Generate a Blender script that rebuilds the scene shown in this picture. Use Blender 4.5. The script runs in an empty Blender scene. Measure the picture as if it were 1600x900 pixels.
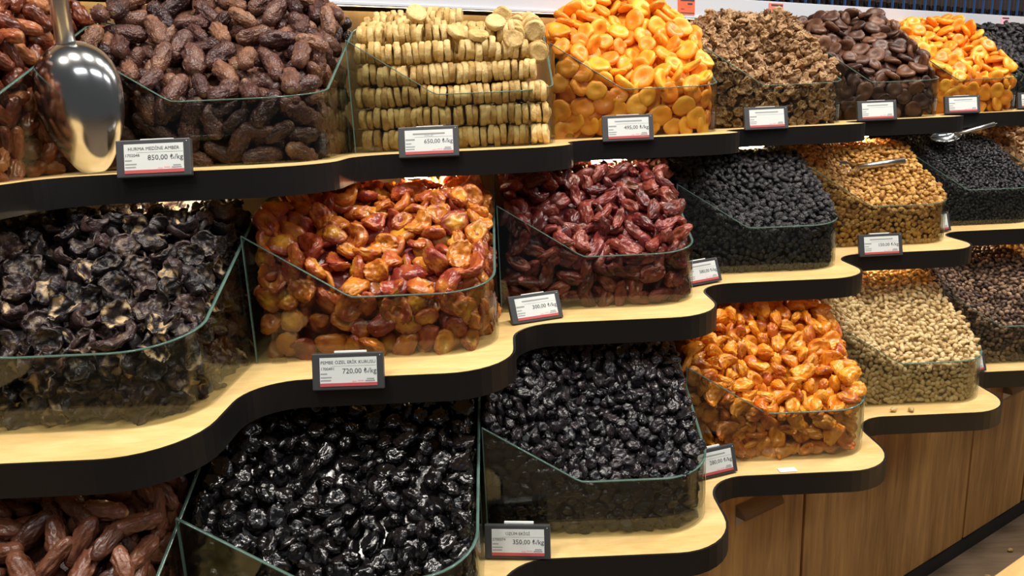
import bpy, bmesh, math, random
import numpy as np
from mathutils import Vector, Matrix, noise as mn

random.seed(7)
SC = bpy.context.scene
COL = SC.collection

# ------------------------------------------------------------------ camera
CAM = np.array([0.3817, -0.8234, 0.3438])
YAW, PITCH, ROLL, FPX = -0.00104, 0.22995, -0.04451, 1167.6
def cam_axes():
    c, s = math.cos(YAW), math.sin(YAW)
    fwd = np.array([s, c, 0]); right = np.array([c, -s, 0]); up = np.array([0, 0, 1.0])
    fw = fwd*math.cos(PITCH) - up*math.sin(PITCH); u = up*math.cos(PITCH) + fwd*math.sin(PITCH)
    R = right*math.cos(ROLL) + u*math.sin(ROLL); U = u*math.cos(ROLL) - right*math.sin(ROLL)
    return R, U, fw
R_, U_, F_ = cam_axes()
cd = bpy.data.cameras.new('camera'); cam = bpy.data.objects.new('camera', cd); COL.objects.link(cam)
cd.sensor_width = 36; cd.lens = FPX/1600*36; cd.clip_start = 0.02
cam.matrix_world = Matrix(((R_[0], U_[0], -F_[0], CAM[0]), (R_[1], U_[1], -F_[1], CAM[1]), (R_[2], U_[2], -F_[2], CAM[2]), (0, 0, 0, 1)))
SC.camera = cam

# ------------------------------------------------------------------ layout (world x,y = along / into the bins)
AL, PIT = 0.5622, 0.42567
CA, SA = math.cos(AL), math.sin(AL)
AX = np.array([CA, SA, 0]); NM = np.array([-SA, CA, 0])
WB = PIT*CA - 0.004                       # bin width
STEP = PIT*SA
RC = 0.085                                # rounded corner of the glass
TIERS = {'T': (-0.6038, 0.0563, 0.2860, 0.088), 'M': (-0.36, 0.0, 0.0, 0.078), 'B': (-0.394, -0.2383, -0.3026, 0.050)}
HF, RIM_SL, AM, HL = 0.094, math.tan(math.radians(24)), 0.148, 0.19
BOARD = 0.038
DEPTH_N = 0.30
FLOOR_Z = -0.88
def borg(t, n):
    ox, oy, z, m = TIERS[t]
    return ox + n*PIT*CA, oy + n*STEP, z
def tier_n(t):
    ox, oy, z, m = TIERS[t]
    return ox*NM[0] + oy*NM[1]
def A2W(a, n, z):                          # counter axis coordinates -> world
    return (a*CA - n*SA, a*SA + n*CA, z)

# ------------------------------------------------------------------ world, lamps, exposure
w = bpy.data.worlds.new('world'); SC.world = w; w.use_nodes = True
bg = w.node_tree.nodes['Background']; bg.inputs[0].default_value = (0.93, 0.96, 1.0, 1); bg.inputs[1].default_value = 0.05
def area(name, a, n, z, sx, sy, power, col=(1, 0.93, 0.82), tilt=0.0):
    l = bpy.data.lights.new(name, 'AREA'); l.shape = 'RECTANGLE'; l.size = sx; l.size_y = sy; l.energy = power; l.color = col
    o = bpy.data.objects.new(name, l); COL.objects.link(o); o.location = A2W(a, n, z); o.rotation_euler = (tilt, 0, AL)
    return o
for a in (-1.35, -0.55, 0.25, 1.05, 1.85, 2.65, 3.45):              # recessed ceiling lamps in a row along the counter
    area('ceiling_lamp', a, -0.36, 1.95, 0.26, 0.26, 13, (1, 0.94, 0.85), math.radians(6))
for a in (-1.0, 0.8, 2.6):                                            # lamps over the aisle
    area('ceiling_lamp', a, -2.2, 1.95, 1.2, 0.3, 7, (0.95, 0.97, 1.0), math.radians(22))
vs = SC.view_settings; vs.view_transform = 'Standard'; vs.look = 'None'; vs.exposure = 0.6; vs.gamma = 1; vs.use_curve_mapping = False
SC.cycles.transparent_max_bounces = 32

# ------------------------------------------------------------------ materials
MATS = {}
def newmat(name):
    m = bpy.data.materials.new(name); m.use_nodes = True
    return m, m.node_tree.nodes, m.node_tree.links, m.node_tree.nodes['Principled BSDF']
def plain(name, col, rough=0.5, metal=0.0, spec=0.5, emit=None, es=0):
    m, N, L, b = newmat(name)
    b.inputs['Base Color'].default_value = (*col, 1); b.inputs['Roughness'].default_value = rough; b.inputs['Metallic'].default_value = metal
    b.inputs['Specular IOR Level'].default_value = spec
    if emit: b.inputs['Emission Color'].default_value = (*emit, 1); b.inputs['Emission Strength'].default_value = es
    MATS[name] = m; return m
plain('black_band', (0.009, 0.008, 0.008), 0.4, 0, 0.3)
plain('black_matte', (0.012, 0.012, 0.012), 0.7)
plain('tag_frame', (0.05, 0.052, 0.055), 0.4)
plain('tag_screen', (0.74, 0.77, 0.75), 0.25)
plain('ink', (0.05, 0.05, 0.06), 0.6)
plain('ink_grey', (0.32, 0.34, 0.34), 0.6)
plain('ink_red', (0.55, 0.09, 0.09), 0.5)
plain('ink_pink', (0.8, 0.5, 0.48), 0.5)
plain('steel', (0.62, 0.62, 0.61), 0.16, 1.0)
plain('steel_brushed', (0.68, 0.67, 0.64), 0.28, 1.0)
plain('nickel', (0.62, 0.57, 0.50), 0.35, 0.8)
plain('rail_white', (0.56, 0.59, 0.65), 0.4)
plain('sticker_orange', (0.9, 0.13, 0.05), 0.6)
plain('sticker_red', (0.9, 0.2, 0.17), 0.6)
plain('sticker_pink', (0.85, 0.45, 0.6), 0.6)
plain('paper', (0.85, 0.85, 0.82), 0.6)
plain('bottle_dark', (0.012, 0.008, 0.007), 0.15)
plain('bottle_cap', (0.35, 0.5, 0.45), 0.3)
plain('bottle_label', (0.03, 0.018, 0.014), 0.4)
plain('blue_plastic', (0.03, 0.08, 0.22), 0.2)
plain('led', (1, 1, 1), 0.5, emit=(1, 0.78, 0.45), es=42)
plain('led_strip', (1, 1, 1), 0.5, emit=(1, 0.80, 0.45), es=6)

def wood(name, c1, c2, scale, along, rough=0.45, bump=0.1):
    m, N, L, b = newmat(name)
    tc = N.new('ShaderNodeTexCoord'); mp = N.new('ShaderNodeMapping'); L.new(tc.outputs['Object'], mp.inputs[0])
    mp.inputs['Scale'].default_value = along
    n1 = N.new('ShaderNodeTexNoise'); n1.inputs['Scale'].default_value = scale; n1.inputs['Detail'].default_value = 6; n1.inputs['Roughness'].default_value = 0.65; n1.inputs['Distortion'].default_value = 0.6
    L.new(mp.outputs[0], n1.inputs['Vector'])
    n2 = N.new('ShaderNodeTexNoise'); n2.inputs['Scale'].default_value = scale*0.22; n2.inputs['Detail'].default_value = 3
    L.new(mp.outputs[0], n2.inputs['Vector'])
    mx = N.new('ShaderNodeMath'); mx.operation = 'ADD'; L.new(n1.outputs[0], mx.inputs[0]); L.new(n2.outputs[0], mx.inputs[1])
    mr = N.new('ShaderNodeMapRange'); mr.inputs[1].default_value = 0.7; mr.inputs[2].default_value = 1.3; L.new(mx.outputs[0], mr.inputs[0])
    r = N.new('ShaderNodeValToRGB'); r.color_ramp.elements[0].color = (*c1, 1); r.color_ramp.elements[1].color = (*c2, 1)
    L.new(mr.outputs[0], r.inputs[0]); L.new(r.outputs[0], b.inputs['Base Color']); b.inputs['Roughness'].default_value = rough
    bp = N.new('ShaderNodeBump'); bp.inputs['Strength'].default_value = bump; bp.inputs['Distance'].default_value = 0.002; L.new(n1.outputs[0], bp.inputs['Height']); L.new(bp.outputs[0], b.inputs['Normal'])
    MATS[name] = m
wood('shelf_wood', (0.66, 0.42, 0.15), (0.86, 0.62, 0.28), 9, (2, 9, 9), 0.4, 0.03)
wood('door_wood', (0.27, 0.12, 0.028), (0.70, 0.38, 0.115), 8, (7, 7, 0.55), 0.42, 0.06)
wood('riser_wood', (0.20, 0.12, 0.05), (0.34, 0.22, 0.10), 8, (7, 7, 0.6), 0.5, 0.05)
wood('floor_wood', (0.17, 0.115, 0.07), (0.34, 0.25, 0.165), 7, (1, 9, 1), 0.4, 0.06)
wood('table_wood', (0.62, 0.36, 0.12), (0.80, 0.52, 0.22), 7, (1, 9, 1), 0.35, 0.03)

def glass_mat():
    m, N, L, b = newmat('glass'); N.remove(b)
    out = N['Material Output']
    t = N.new('ShaderNodeBsdfTransparent'); t.inputs[0].default_value = (0.80, 0.805, 0.765, 1)
    g = N.new('ShaderNodeBsdfGlossy'); g.inputs['Roughness'].default_value = 0.03; g.inputs['Color'].default_value = (0.9, 0.95, 0.95, 1)
    ge = N.new('ShaderNodeNewGeometry'); dt = N.new('ShaderNodeVectorMath'); dt.operation = 'DOT_PRODUCT'; L.new(ge.outputs['Normal'], dt.inputs[0]); L.new(ge.outputs['Incoming'], dt.inputs[1])
    ab = N.new('ShaderNodeMath'); ab.operation = 'ABSOLUTE'; L.new(dt.outputs['Value'], ab.inputs[0])
    om = N.new('ShaderNodeMath'); om.operation = 'SUBTRACT'; om.inputs[0].default_value = 1.0; L.new(ab.outputs[0], om.inputs[1])
    pw = N.new('ShaderNodeMath'); pw.operation = 'POWER'; pw.inputs[1].default_value = 5.0; L.new(om.outputs[0], pw.inputs[0])
    f = N.new('ShaderNodeMath'); f.operation = 'MULTIPLY_ADD'; f.inputs[1].default_value = 0.6; f.inputs[2].default_value = 0.03; L.new(pw.outputs[0], f.inputs[0])
    x = N.new('ShaderNodeMixShader'); L.new(f.outputs[0], x.inputs[0]); L.new(t.outputs[0], x.inputs[1]); L.new(g.outputs[0], x.inputs[2]); L.new(x.outputs[0], out.inputs['Surface'])
    MATS['glass'] = m
    m, N, L, b = newmat('glass_edge')
    b.inputs['Base Color'].default_value = (0.16, 0.27, 0.23, 1); b.inputs['Roughness'].default_value = 0.12
    t = N.new('ShaderNodeBsdfTransparent'); t.inputs[0].default_value = (0.6, 0.75, 0.68, 1); x = N.new('ShaderNodeMixShader'); x.inputs[0].default_value = 0.55
    L.new(t.outputs[0], x.inputs[1]); L.new(b.outputs[0], x.inputs[2]); L.new(x.outputs[0], N['Material Output'].inputs['Surface'])
    MATS['glass_edge'] = m
glass_mat()

def fruit_mat(name, cols, tone=None, rough=0.4, spec=0.5, coat=0.0, nscale=60, wr=120, bump=0.5, bdist=0.002, sss=0.0):
    """cols: 3-4 colours along a ramp; picked by the piece's own random number plus mottling"""
    m, N, L, b = newmat(name)
    oi = N.new('ShaderNodeObjectInfo'); at = N.new('ShaderNodeAttribute'); at.attribute_name = 'rnd'
    ad = N.new('ShaderNodeMath'); ad.operation = 'ADD'; L.new(oi.outputs['Random'], ad.inputs[0]); L.new(at.outputs['Fac'], ad.inputs[1])
    fr = N.new('ShaderNodeMath'); fr.operation = 'FRACT'; L.new(ad.outputs[0], fr.inputs[0])
    tc = N.new('ShaderNodeTexCoord')
    n1 = N.new('ShaderNodeTexNoise'); n1.noise_dimensions = '4D'; n1.inputs['Scale'].default_value = nscale; n1.inputs['Detail'].default_value = 3
    L.new(tc.outputs['Object'], n1.inputs['Vector'])
    wv = N.new('ShaderNodeMath'); wv.operation = 'MULTIPLY'; wv.inputs[1].default_value = 37; L.new(fr.outputs[0], wv.inputs[0]); L.new(wv.outputs[0], n1.inputs['W'])
    mr = N.new('ShaderNodeMapRange'); mr.inputs[1].default_value = 0.3; mr.inputs[2].default_value = 0.7; mr.inputs[3].default_value = -0.3; mr.inputs[4].default_value = 0.3
    L.new(n1.outputs[0], mr.inputs[0])
    s = N.new('ShaderNodeMath'); s.operation = 'ADD'; s.use_clamp = True; L.new(fr.outputs[0], s.inputs[0]); L.new(mr.outputs[0], s.inputs[1])
    r = N.new('ShaderNodeValToRGB'); e = r.color_ramp.elements
    e[0].color = (*cols[0], 1); e[1].color = (*cols[-1], 1)
    for i, c in enumerate(cols[1:-1]):
        q = e.new((i+1)/(len(cols)-1)); q.color = (*c, 1)
    L.new(s.outputs[0], r.inputs[0])
    src = r.outputs[0]
    if tone:
        ta = N.new('ShaderNodeAttribute'); ta.attribute_name = 'tone'
        mx = N.new('ShaderNodeMix'); mx.data_type = 'RGBA'; L.new(ta.outputs['Fac'], mx.inputs[0]); L.new(src, mx.inputs[6]); mx.inputs[7].default_value = (*tone, 1)
        src = mx.outputs[2]
    L.new(src, b.inputs['Base Color'])
    b.inputs['Roughness'].default_value = rough; b.inputs['Specular IOR Level'].default_value = spec
    b.inputs['Coat Weight'].default_value = coat; b.inputs['Coat Roughness'].default_value = 0.15
    if sss: b.inputs['Subsurface Weight'].default_value = sss; b.inputs['Subsurface Radius'].default_value = (0.012, 0.005, 0.002); b.inputs['Subsurface Scale'].default_value = 0.6
    n2 = N.new('ShaderNodeTexNoise'); n2.inputs['Scale'].default_value = wr; n2.inputs['Detail'].default_value = 2; n2.inputs['Distortion'].default_value = 1.2; L.new(tc.outputs['Object'], n2.inputs['Vector'])
    bp = N.new('ShaderNodeBump'); bp.inputs['Strength'].default_value = bump; bp.inputs['Distance'].default_value = bdist; L.new(n2.outputs[0], bp.inputs['Height']); L.new(bp.outputs[0], b.inputs['Normal'])
    MATS[name] = m

# ------------------------------------------------------------------ mesh helpers
def link(o, parent=None):
    COL.objects.link(o)
    if parent: o.parent = parent
    return o
def mesh_obj(name, verts, faces, mat, parent=None, smooth=False):
    me = bpy.data.meshes.new(name); me.from_pydata([tuple(map(float, v)) for v in verts], [], faces); me.update()
    if mat: me.materials.append(MATS[mat])
    if smooth: me.polygons.foreach_set('use_smooth', [True]*len(me.polygons))
    return link(bpy.data.objects.new(name, me), parent)
def bm_obj(name, bm, mat, parent=None, smooth=False):
    me = bpy.data.meshes.new(name); bm.to_mesh(me); bm.free()
    if mat: me.materials.append(MATS[mat])
    if smooth: me.polygons.foreach_set('use_smooth', [True]*len(me.polygons))
    return link(bpy.data.objects.new(name, me), parent)
def empty(name, loc, rot=(0, 0, 0)):
    o = bpy.data.objects.new(name, None); o.location = loc; o.rotation_euler = rot; o.empty_display_size = 0.02
    return link(o)
def tag(o, label=None, cat=None, group=None, kind=None):
    if label: o['label'] = label
    if cat: o['category'] = cat
    if group: o['group'] = group
    if kind: o['kind'] = kind
    return o
def box_bm(x0, x1, y0, y1, z0, z1, bev=0.0):
    bm = bmesh.new(); bmesh.ops.create_cube(bm, size=1)
    for v in bm.verts: v.co = ((x0+x1)/2 + v.co.x*(x1-x0), (y0+y1)/2 + v.co.y*(y1-y0), (z0+z1)/2 + v.co.z*(z1-z0))
    if bev: bmesh.ops.bevel(bm, geom=list(bm.edges), offset=bev, segments=2, affect='EDGES', profile=0.6)
    return bm
def axis_box(name, a0, a1, n0, n1, z0, z1, mat, parent=None, bev=0.0):      # box along the counter axis
    o = bm_obj(name, box_bm(a0, a1, n0, n1, z0, z1, bev), mat, parent)
    if parent is None: o.rotation_euler = (0, 0, AL)
    return o
def tube_bm(p0, p1, r0, r1=None, seg=20, caps=True):
    r1 = r0 if r1 is None else r1
    bm = bmesh.new(); d = Vector(p1)-Vector(p0)
    M = Matrix.Translation((Vector(p0)+Vector(p1))/2) @ d.to_track_quat('Z', 'Y').to_matrix().to_4x4()
    bmesh.ops.create_cone(bm, cap_ends=caps, segments=seg, radius1=r0, radius2=r1, depth=d.length, matrix=M)
    return bm
def fillet(pts, radii, seg=8):
    out = []
    for i, p in enumerate(pts):
        r = radii[i]
        if i in (0, len(pts)-1) or r <= 0: out.append(np.array(p, float)); continue
        p = np.array(p, float); a = np.array(pts[i-1], float)-p; b = np.array(pts[i+1], float)-p
        la, lb = np.linalg.norm(a), np.linalg.norm(b); a /= la; b /= lb
        ang = math.acos(np.clip(a@b, -1, 1)); t = min(r/math.tan(ang/2), la*0.49, lb*0.49); rr = t*math.tan(ang/2)
        c = p + (a+b)/np.linalg.norm(a+b)*rr/math.sin(ang/2)
        s = p+a*t-c; e = p+b*t-c
        th = math.acos(np.clip((s@e)/(rr*rr), -1, 1))
        for k in range(seg+1):
            f = k/seg; out.append(c + (math.sin((1-f)*th)*s + math.sin(f*th)*e)/math.sin(th))
    return out

# ------------------------------------------------------------------ the setting
tag(bm_obj('floor', box_bm(-4, 7, -4, 6, FLOOR_Z-0.05, FLOOR_Z), 'floor_wood'), kind='structure')
NB = tier_n('T') + DEPTH_N
tag(axis_box('wall_back', -2.5, 5.5, NB+0.25, NB+0.30, FLOOR_Z, 2.1, 'riser_wood'), kind='structure')

# ------------------------------------------------------------------ shelves
def shelf_path(t, grow=0.0, n0=-1, n1=9):
    ox, oy, z, m = TIERS[t]
    pts, rad = [], []
    for n in range(n0, n1+1):
        x, y, _ = borg(t, n)
        yl = y - m - grow; xr = x + WB + 0.022 + grow
        xl = x - PIT*CA + WB + 0.022 + grow
        pts.append((xl, yl)); rad.append(0.075 - grow)
        pts.append((xr, yl)); rad.append(0.095 + grow)
    return fillet(pts, rad, 9)
SHELF_LABEL = {'T': 'upper light wood display shelf with wavy black edge carrying dates, figs and apricots',
               'M': 'middle light wood display shelf with wavy black edge carrying plums and raisins',
               'B': 'lowest light wood display shelf with wavy black edge above the cabinet doors'}
for t in 'TMB':
    ox, oy, z, m = TIERS[t]
    path = shelf_path(t)
    nb = tier_n(t) + DEPTH_N
    if t != 'T': nb = tier_n('T' if t == 'M' else 'M') + DEPTH_N
    else: nb = NB + 0.02
    root = tag(empty('display_shelf', (0, 0, z)), SHELF_LABEL[t], 'shelf')
    back = []
    for p in (path[-1], path[0]):
        a = p[0]*CA + p[1]*SA
        back.append(np.array(A2W(a, nb, 0)[:2]))
    poly = list(path) + back
    bm = bmesh.new()
    vs_ = [bm.verts.new((p[0], p[1], 0)) for p in poly]
    f = bm.faces.new(vs_)
    ret = bmesh.ops.extrude_face_region(bm, geom=[f])
    for v in [g for g in ret['geom'] if isinstance(g, bmesh.types.BMVert)]: v.co.z -= BOARD
    bmesh.ops.triangulate(bm, faces=list(bm.faces)); bmesh.ops.recalc_face_normals(bm, faces=list(bm.faces))
    bm_obj('board', bm, 'shelf_wood', root)
    p1 = shelf_path(t, 0.0004); p2 = shelf_path(t, 0.004)
    k = len(p1); V = []; Fc = []
    for i in range(k):
        V += [(*p1[i], 0.0006), (*p2[i], 0.0006), (*p2[i], -BOARD-0.001), (*p1[i], -BOARD-0.001)]
    for i in range(k-1):
        a, b = 4*i, 4*(i+1)
        Fc += [(a+j, a+(j+1) % 4, b+(j+1) % 4, b+j) for j in range(4)]
    mesh_obj('edge_band', V, Fc, 'black_band', root)['label'] = 'black edge band'
    # riser panel behind the bins
    zt = z + 0.29 if t != 'T' else z + 0.30
    nn = tier_n(t) + DEPTH_N
    r = axis_box('riser_panel', -1.6, 4.6, nn, nn+0.012, z+0.0005, zt-BOARD-0.006 if t != 'T' else zt-0.02, 'riser_wood')
    tag(r, {'T': 'brown wooden back panel behind the upper row of bins', 'M': 'brown wooden back panel behind the middle row of bins', 'B': 'brown wooden back panel behind the lowest row of bins'}[t], 'panel')

# ------------------------------------------------------------------ rail, stickers, bottle shelf above
rail_n = NB - 0.05
rz0, rz1 = 0.574, 0.626
rail = tag(empty('price_rail', A2W(0, rail_n, 0), (0, 0, AL)), 'long white price rail along the shelf of bottles at the top', 'rail')
bm_obj('rail_face', box_bm(-1.6, 5.2, 0, 0.006, rz0, rz1, 0.0015), 'rail_white', rail)
bm_obj('rail_lip', box_bm(-1.6, 5.2, -0.006, 0.006, rz0-0.004, rz0+0.002, 0.001), 'rail_white', rail)
us = tag(axis_box('bottle_shelf', -1.6, 5.2, rail_n+0.007, NB+0.24, rz0+0.006, rz0+0.026, 'riser_wood'), 'wooden shelf board holding the dark bottles behind the white rail', 'shelf')
for a, w_, m_, lb in ((1.427, 0.062, 'sticker_orange', 'bright orange price sticker on white rail, above apricots'), (1.79, 0.062, 'sticker_red', 'salmon red price sticker on white rail, above the curled brown slices'), (3.13, 0.062, 'sticker_pink', 'pink price sticker at the far end of the white rail')):
    s = tag(empty('price_sticker', A2W(a, rail_n-0.0005, 0.6), (0, 0, AL)), lb, 'sticker')
    bm_obj('sticker_sheet', box_bm(-w_/2, w_/2, -0.001, 0, -0.021, 0.021), m_, s)
    for z0, z1, x0, x1 in ((0.013, 0.018, -0.022, 0.029), (-0.018, -0.0155, -0.022, 0.029), (0.004, 0.009, 0.004, 0.022), (-0.008, -0.006, -0.02, -0.008)):
        bm_obj('print_line', box_bm(x0, x1, -0.0014, -0.001, z0, z1), 'ink', s)
def make_bottle():
    root = empty('bottle', (0, 0, 0))
    prof = [(0, 0.0), (0.026, 0.0), (0.0285, 0.004), (0.0285, 0.17), (0.024, 0.20), (0.012, 0.225), (0.011, 0.27), (0, 0.27)]
    bm = bmesh.new(); seg = 20; rows = []
    for r, z in prof:
        rows.append([bm.verts.new((r*math.cos(2*math.pi*k/seg), r*math.sin(2*math.pi*k/seg), z)) for k in range(seg)] if r > 0 else [bm.verts.new((0, 0, z))])
    for i in range(len(rows)-1):
        for k in range(seg):
            q = []
            for v in (rows[i][k % len(rows[i])], rows[i][(k+1) % len(rows[i])], rows[i+1][(k+1) % len(rows[i+1])], rows[i+1][k % len(rows[i+1])]):
                if v not in q: q.append(v)
            if len(q) > 2: bm.faces.new(q)
    bm_obj('bottle_body', bm, 'bottle_dark', root, True)
    bm_obj('bottle_cap', tube_bm((0, 0, 0.262), (0, 0, 0.292), 0.0135), 'bottle_cap', root)
    bm2 = tube_bm((0, 0, 0.05), (0, 0, 0.14), 0.0288, caps=False)
    bm_obj('bottle_label', bm2, 'bottle_label', root, True)
    return root
def copy_tree(o, parent=None):
    c = o.copy(); COL.objects.link(c)
    if parent: c.parent = parent
    for ch in o.children: copy_tree(ch, c)
    return c
b0 = make_bottle()
tag(b0, 'dark glass bottle standing in the row behind the white rail', 'bottle', 'dark bottles above the rail')
kk = 0
a = 1.0
while a < 4.2:
    o = b0 if kk == 0 else copy_tree(b0)
    o.location = A2W(a, rail_n+0.05+0.006*random.random(), rz0+0.0265); o.rotation_euler = (0, 0, random.random()*6)
    dvd = bm_obj('bottle_divider', box_bm(-0.0018, 0.0018, -0.034, -0.027, 0, 0.13), 'blue_plastic')
    dvd.location = A2W(a+0.03275, rail_n+0.05, rz0+0.0265); dvd.rotation_euler = (0, 0, AL)
    tag(dvd, 'thin blue plastic divider between the dark bottles', 'divider', 'blue dividers above the rail')
    kk += 1; a += 0.0655

# ------------------------------------------------------------------ cabinets below
cab_n = 0.0
edges = [-0.94, -0.24, 0.463, 1.163, 1.863, 2.19, 2.89, 3.6]
cab_labels = ['oak cabinet hidden at far left under the lowest shelf', 'oak cabinet left of the two with cup handles', 'oak cabinet with nickel cup handle at upper right of its door', 'wide oak cabinet door between two black seams under the pale nuts', 'narrow oak cabinet with handle lit blue under the dark mulberries', 'oak cabinet at the right edge of the picture', 'oak cabinet farthest along the row']
ctop = TIERS['B'][2] - BOARD - 0.003
for i in range(len(edges)-1):
    a0, a1 = edges[i], edges[i+1]
    if a1 < 0.3: continue
    c = tag(empty('cabinet', A2W((a0+a1)/2, cab_n, FLOOR_Z), (0, 0, AL)), cab_labels[i], 'cabinet')
    hw = (a1-a0)/2; H = ctop - FLOOR_Z
    bm_obj('cabinet_body', box_bm(-hw+0.0005, hw-0.0005, 0.018, 0.28, 0.04, H), 'black_matte', c)
    d = bm_obj('door', box_bm(-hw+0.0045, hw-0.0045, 0, 0.018, 0.042, H-0.004, 0.001), 'door_wood', c)
    if i in (2, 4):
        ha = (1.004 if i == 2 else 2.057) - (a0+a1)/2; hz = -0.437 - FLOOR_Z
        # half-round cup pull: curved hood plus back plate
        hb = bmesh.new(); L_ = 0.058; rr = 0.024; prev = None
        for k in range(9):
            th = math.radians(95*k/8 - 5)
            y, z = -rr*math.cos(math.radians(90)-th)*1.0, rr*math.cos(th) - rr
            row = [hb.verts.new((ha-L_, y, hz+z+rr*0.5)), hb.verts.new((ha+L_, y, hz+z+rr*0.5))]
            if prev: hb.faces.new((prev[0], prev[1], row[1], row[0]))
            prev = row
        for sx in (ha-L_, ha+L_):            # rounded end cheeks
            cap = [hb.verts.new((sx, 0.0, hz-rr*0.5))] + [hb.verts.new((sx, -rr*math.sin(math.radians(95*k/8-5)), hz+rr*math.cos(math.radians(95*k/8-5))-rr*0.5)) for k in range(9)]
            hb.faces.new(cap)
        bmesh.ops.solidify(hb, geom=list(hb.faces), thickness=0.002)
        h = bm_obj('handle', hb, 'nickel', d, True); h['label'] = 'nickel cup handle'
        bm_obj('handle_plate', box_bm(ha-L_, ha+L_, -0.002, 0, hz-0.03, hz+0.012, 0.0008), 'nickel', d)
tag(axis_box('baseboard_front', -1.0, 3.6, cab_n-0.004, cab_n+0.016, FLOOR_Z, FLOOR_Z+0.04, 'black_matte'), kind='structure')

# low wooden table at the lower right corner
tb = tag(empty('low_table', A2W(1.9, -0.60, FLOOR_Z), (0, 0, AL)), 'low light wood table corner at the bottom right on the floor', 'table')
bm_obj('table_top', box_bm(-0.9, 0.9, -0.25, 0.25, 0.355, 0.38, 0.003), 'table_wood', tb)
for sx in (-0.85, 0.85):
    for sy in (-0.2, 0.2):
        bm_obj('leg', box_bm(sx-0.02, sx+0.02, sy-0.02, sy+0.02, 0, 0.355, 0.002), 'table_wood', tb)

# ------------------------------------------------------------------ glass bins
def rim_h(s_front, v):                     # rim along the right side
    return min(HF + RIM_SL*max(v-0.0, 0), 0.222)
def bin_pane(t, n, vmax):
    """front pane (left part cut on a slope), rounded corner and right side in one bent sheet: list of (x,y,h)"""
    pts = [(0, 0, HL), (AM*0.93, 0, HF+0.006), (AM, 0, HF+0.001), (AM*1.1, 0, HF)]
    for k in range(1, 6): pts.append((AM*1.1+(WB-RC-AM*1.1)*k/5, 0, HF))
    for k in range(1, 10):
        th = math.pi/2*k/9; pts.append((WB-RC+RC*math.sin(th), RC-RC*math.cos(th), HF + 0.012*(k/9)**2))
    hs = HF + 0.012
    for k in range(1, 9):
        v = RC + (vmax-RC)*k/8; pts.append((WB, v, min(hs + RIM_SL*(v-RC), 0.226)))
    return pts
def pane_mesh(name, pts, th, mat, parent, z0=0.001):
    k = len(pts); P = [np.array(p[:2]) for p in pts]
    nrm = []
    for i in range(k):
        d = P[min(i+1, k-1)] - P[max(i-1, 0)]; d = d/np.linalg.norm(d); nrm.append(np.array([-d[1], d[0]]))   # inward
    V, Fc = [], []
    for i in range(k):                     # outer and inner sheet, each smooth on its own
        V += [(*P[i], z0), (*P[i], pts[i][2])]
    for i in range(k):
        q = P[i] + nrm[i]*th; V += [(*q, z0), (*q, pts[i][2])]
    for i in range(k-1):
        a, b = 2*i, 2*(i+1); Fc += [(a, b, b+1, a+1)]
        a, b = 2*k+2*i, 2*k+2*(i+1); Fc += [(a, a+1, b+1, b)]
    o = mesh_obj(name, V, Fc, mat, parent, True)
    # polished greenish rim on the top edge
    V2, F2 = [], []
    for i in range(k):
        q = P[i] + nrm[i]*th; h = pts[i][2]
        V2 += [(*(P[i]-nrm[i]*0.0003), h-0.0012), (*(P[i]-nrm[i]*0.0003), h+0.0006), (*(q+nrm[i]*0.0003), h+0.0006), (*(q+nrm[i]*0.0003), h-0.0012)]
    for i in range(k-1):
        a, b = 4*i, 4*(i+1); F2 += [(a+j, b+j, b+(j+1) % 4, a+(j+1) % 4) for j in range(4)]
    r = mesh_obj('polished_rim', V2, F2, 'glass_edge', o, True); r['label'] = 'greenish polished glass edge'
    # vertical left edge
    x, y = pts[0][0], pts[0][1]
    mesh_obj('polished_edge', [(x-0.0006, y-0.0004, z0), (x+0.0012, y-0.0004, z0), (x+0.0012, y+th, z0), (x-0.0006, y+th, z0)] + [(x-0.0006, y-0.0004, HL), (x+0.0012, y-0.0004, HL), (x+0.0012, y+th, HL), (x-0.0006, y+th, HL)],
             [(0, 1, 5, 4), (1, 2, 6, 5), (2, 3, 7, 6), (3, 0, 4, 7), (4, 5, 6, 7)], 'glass_edge', o)
    return o
def vback(u, t):                            # depth of the bin at u (up to the riser)
    return (DEPTH_N - 0.004 + u*SA)/CA
BIN_NAMES = {}
def glass_bin(t, n, label):
    x, y, z = borg(t, n)
    root = tag(empty('glass_bin', (x, y, z+0.0005)), label, 'bin')
    pane_mesh('glass_pane', bin_pane(t, n, vback(WB, t)-0.01), 0.0036, 'glass', root)
    # small clear foot clip near the left front corner
    bm = bmesh.new(); bmesh.ops.create_cone(bm, cap_ends=True, segments=20, radius1=0.011, radius2=0.011, depth=0.004, matrix=Matrix.Translation((0.035, -0.004, 0.001)) @ Matrix.Rotation(math.pi/2, 4, 'X'))
    bmesh.ops.bisect_plane(bm, geom=list(bm.verts)+list(bm.edges)+list(bm.faces), plane_co=(0, 0, 0.001), plane_no=(0, 0, -1), clear_outer=True)
    bm_obj('foot_clip', bm, 'glass', root)
    return root

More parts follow.
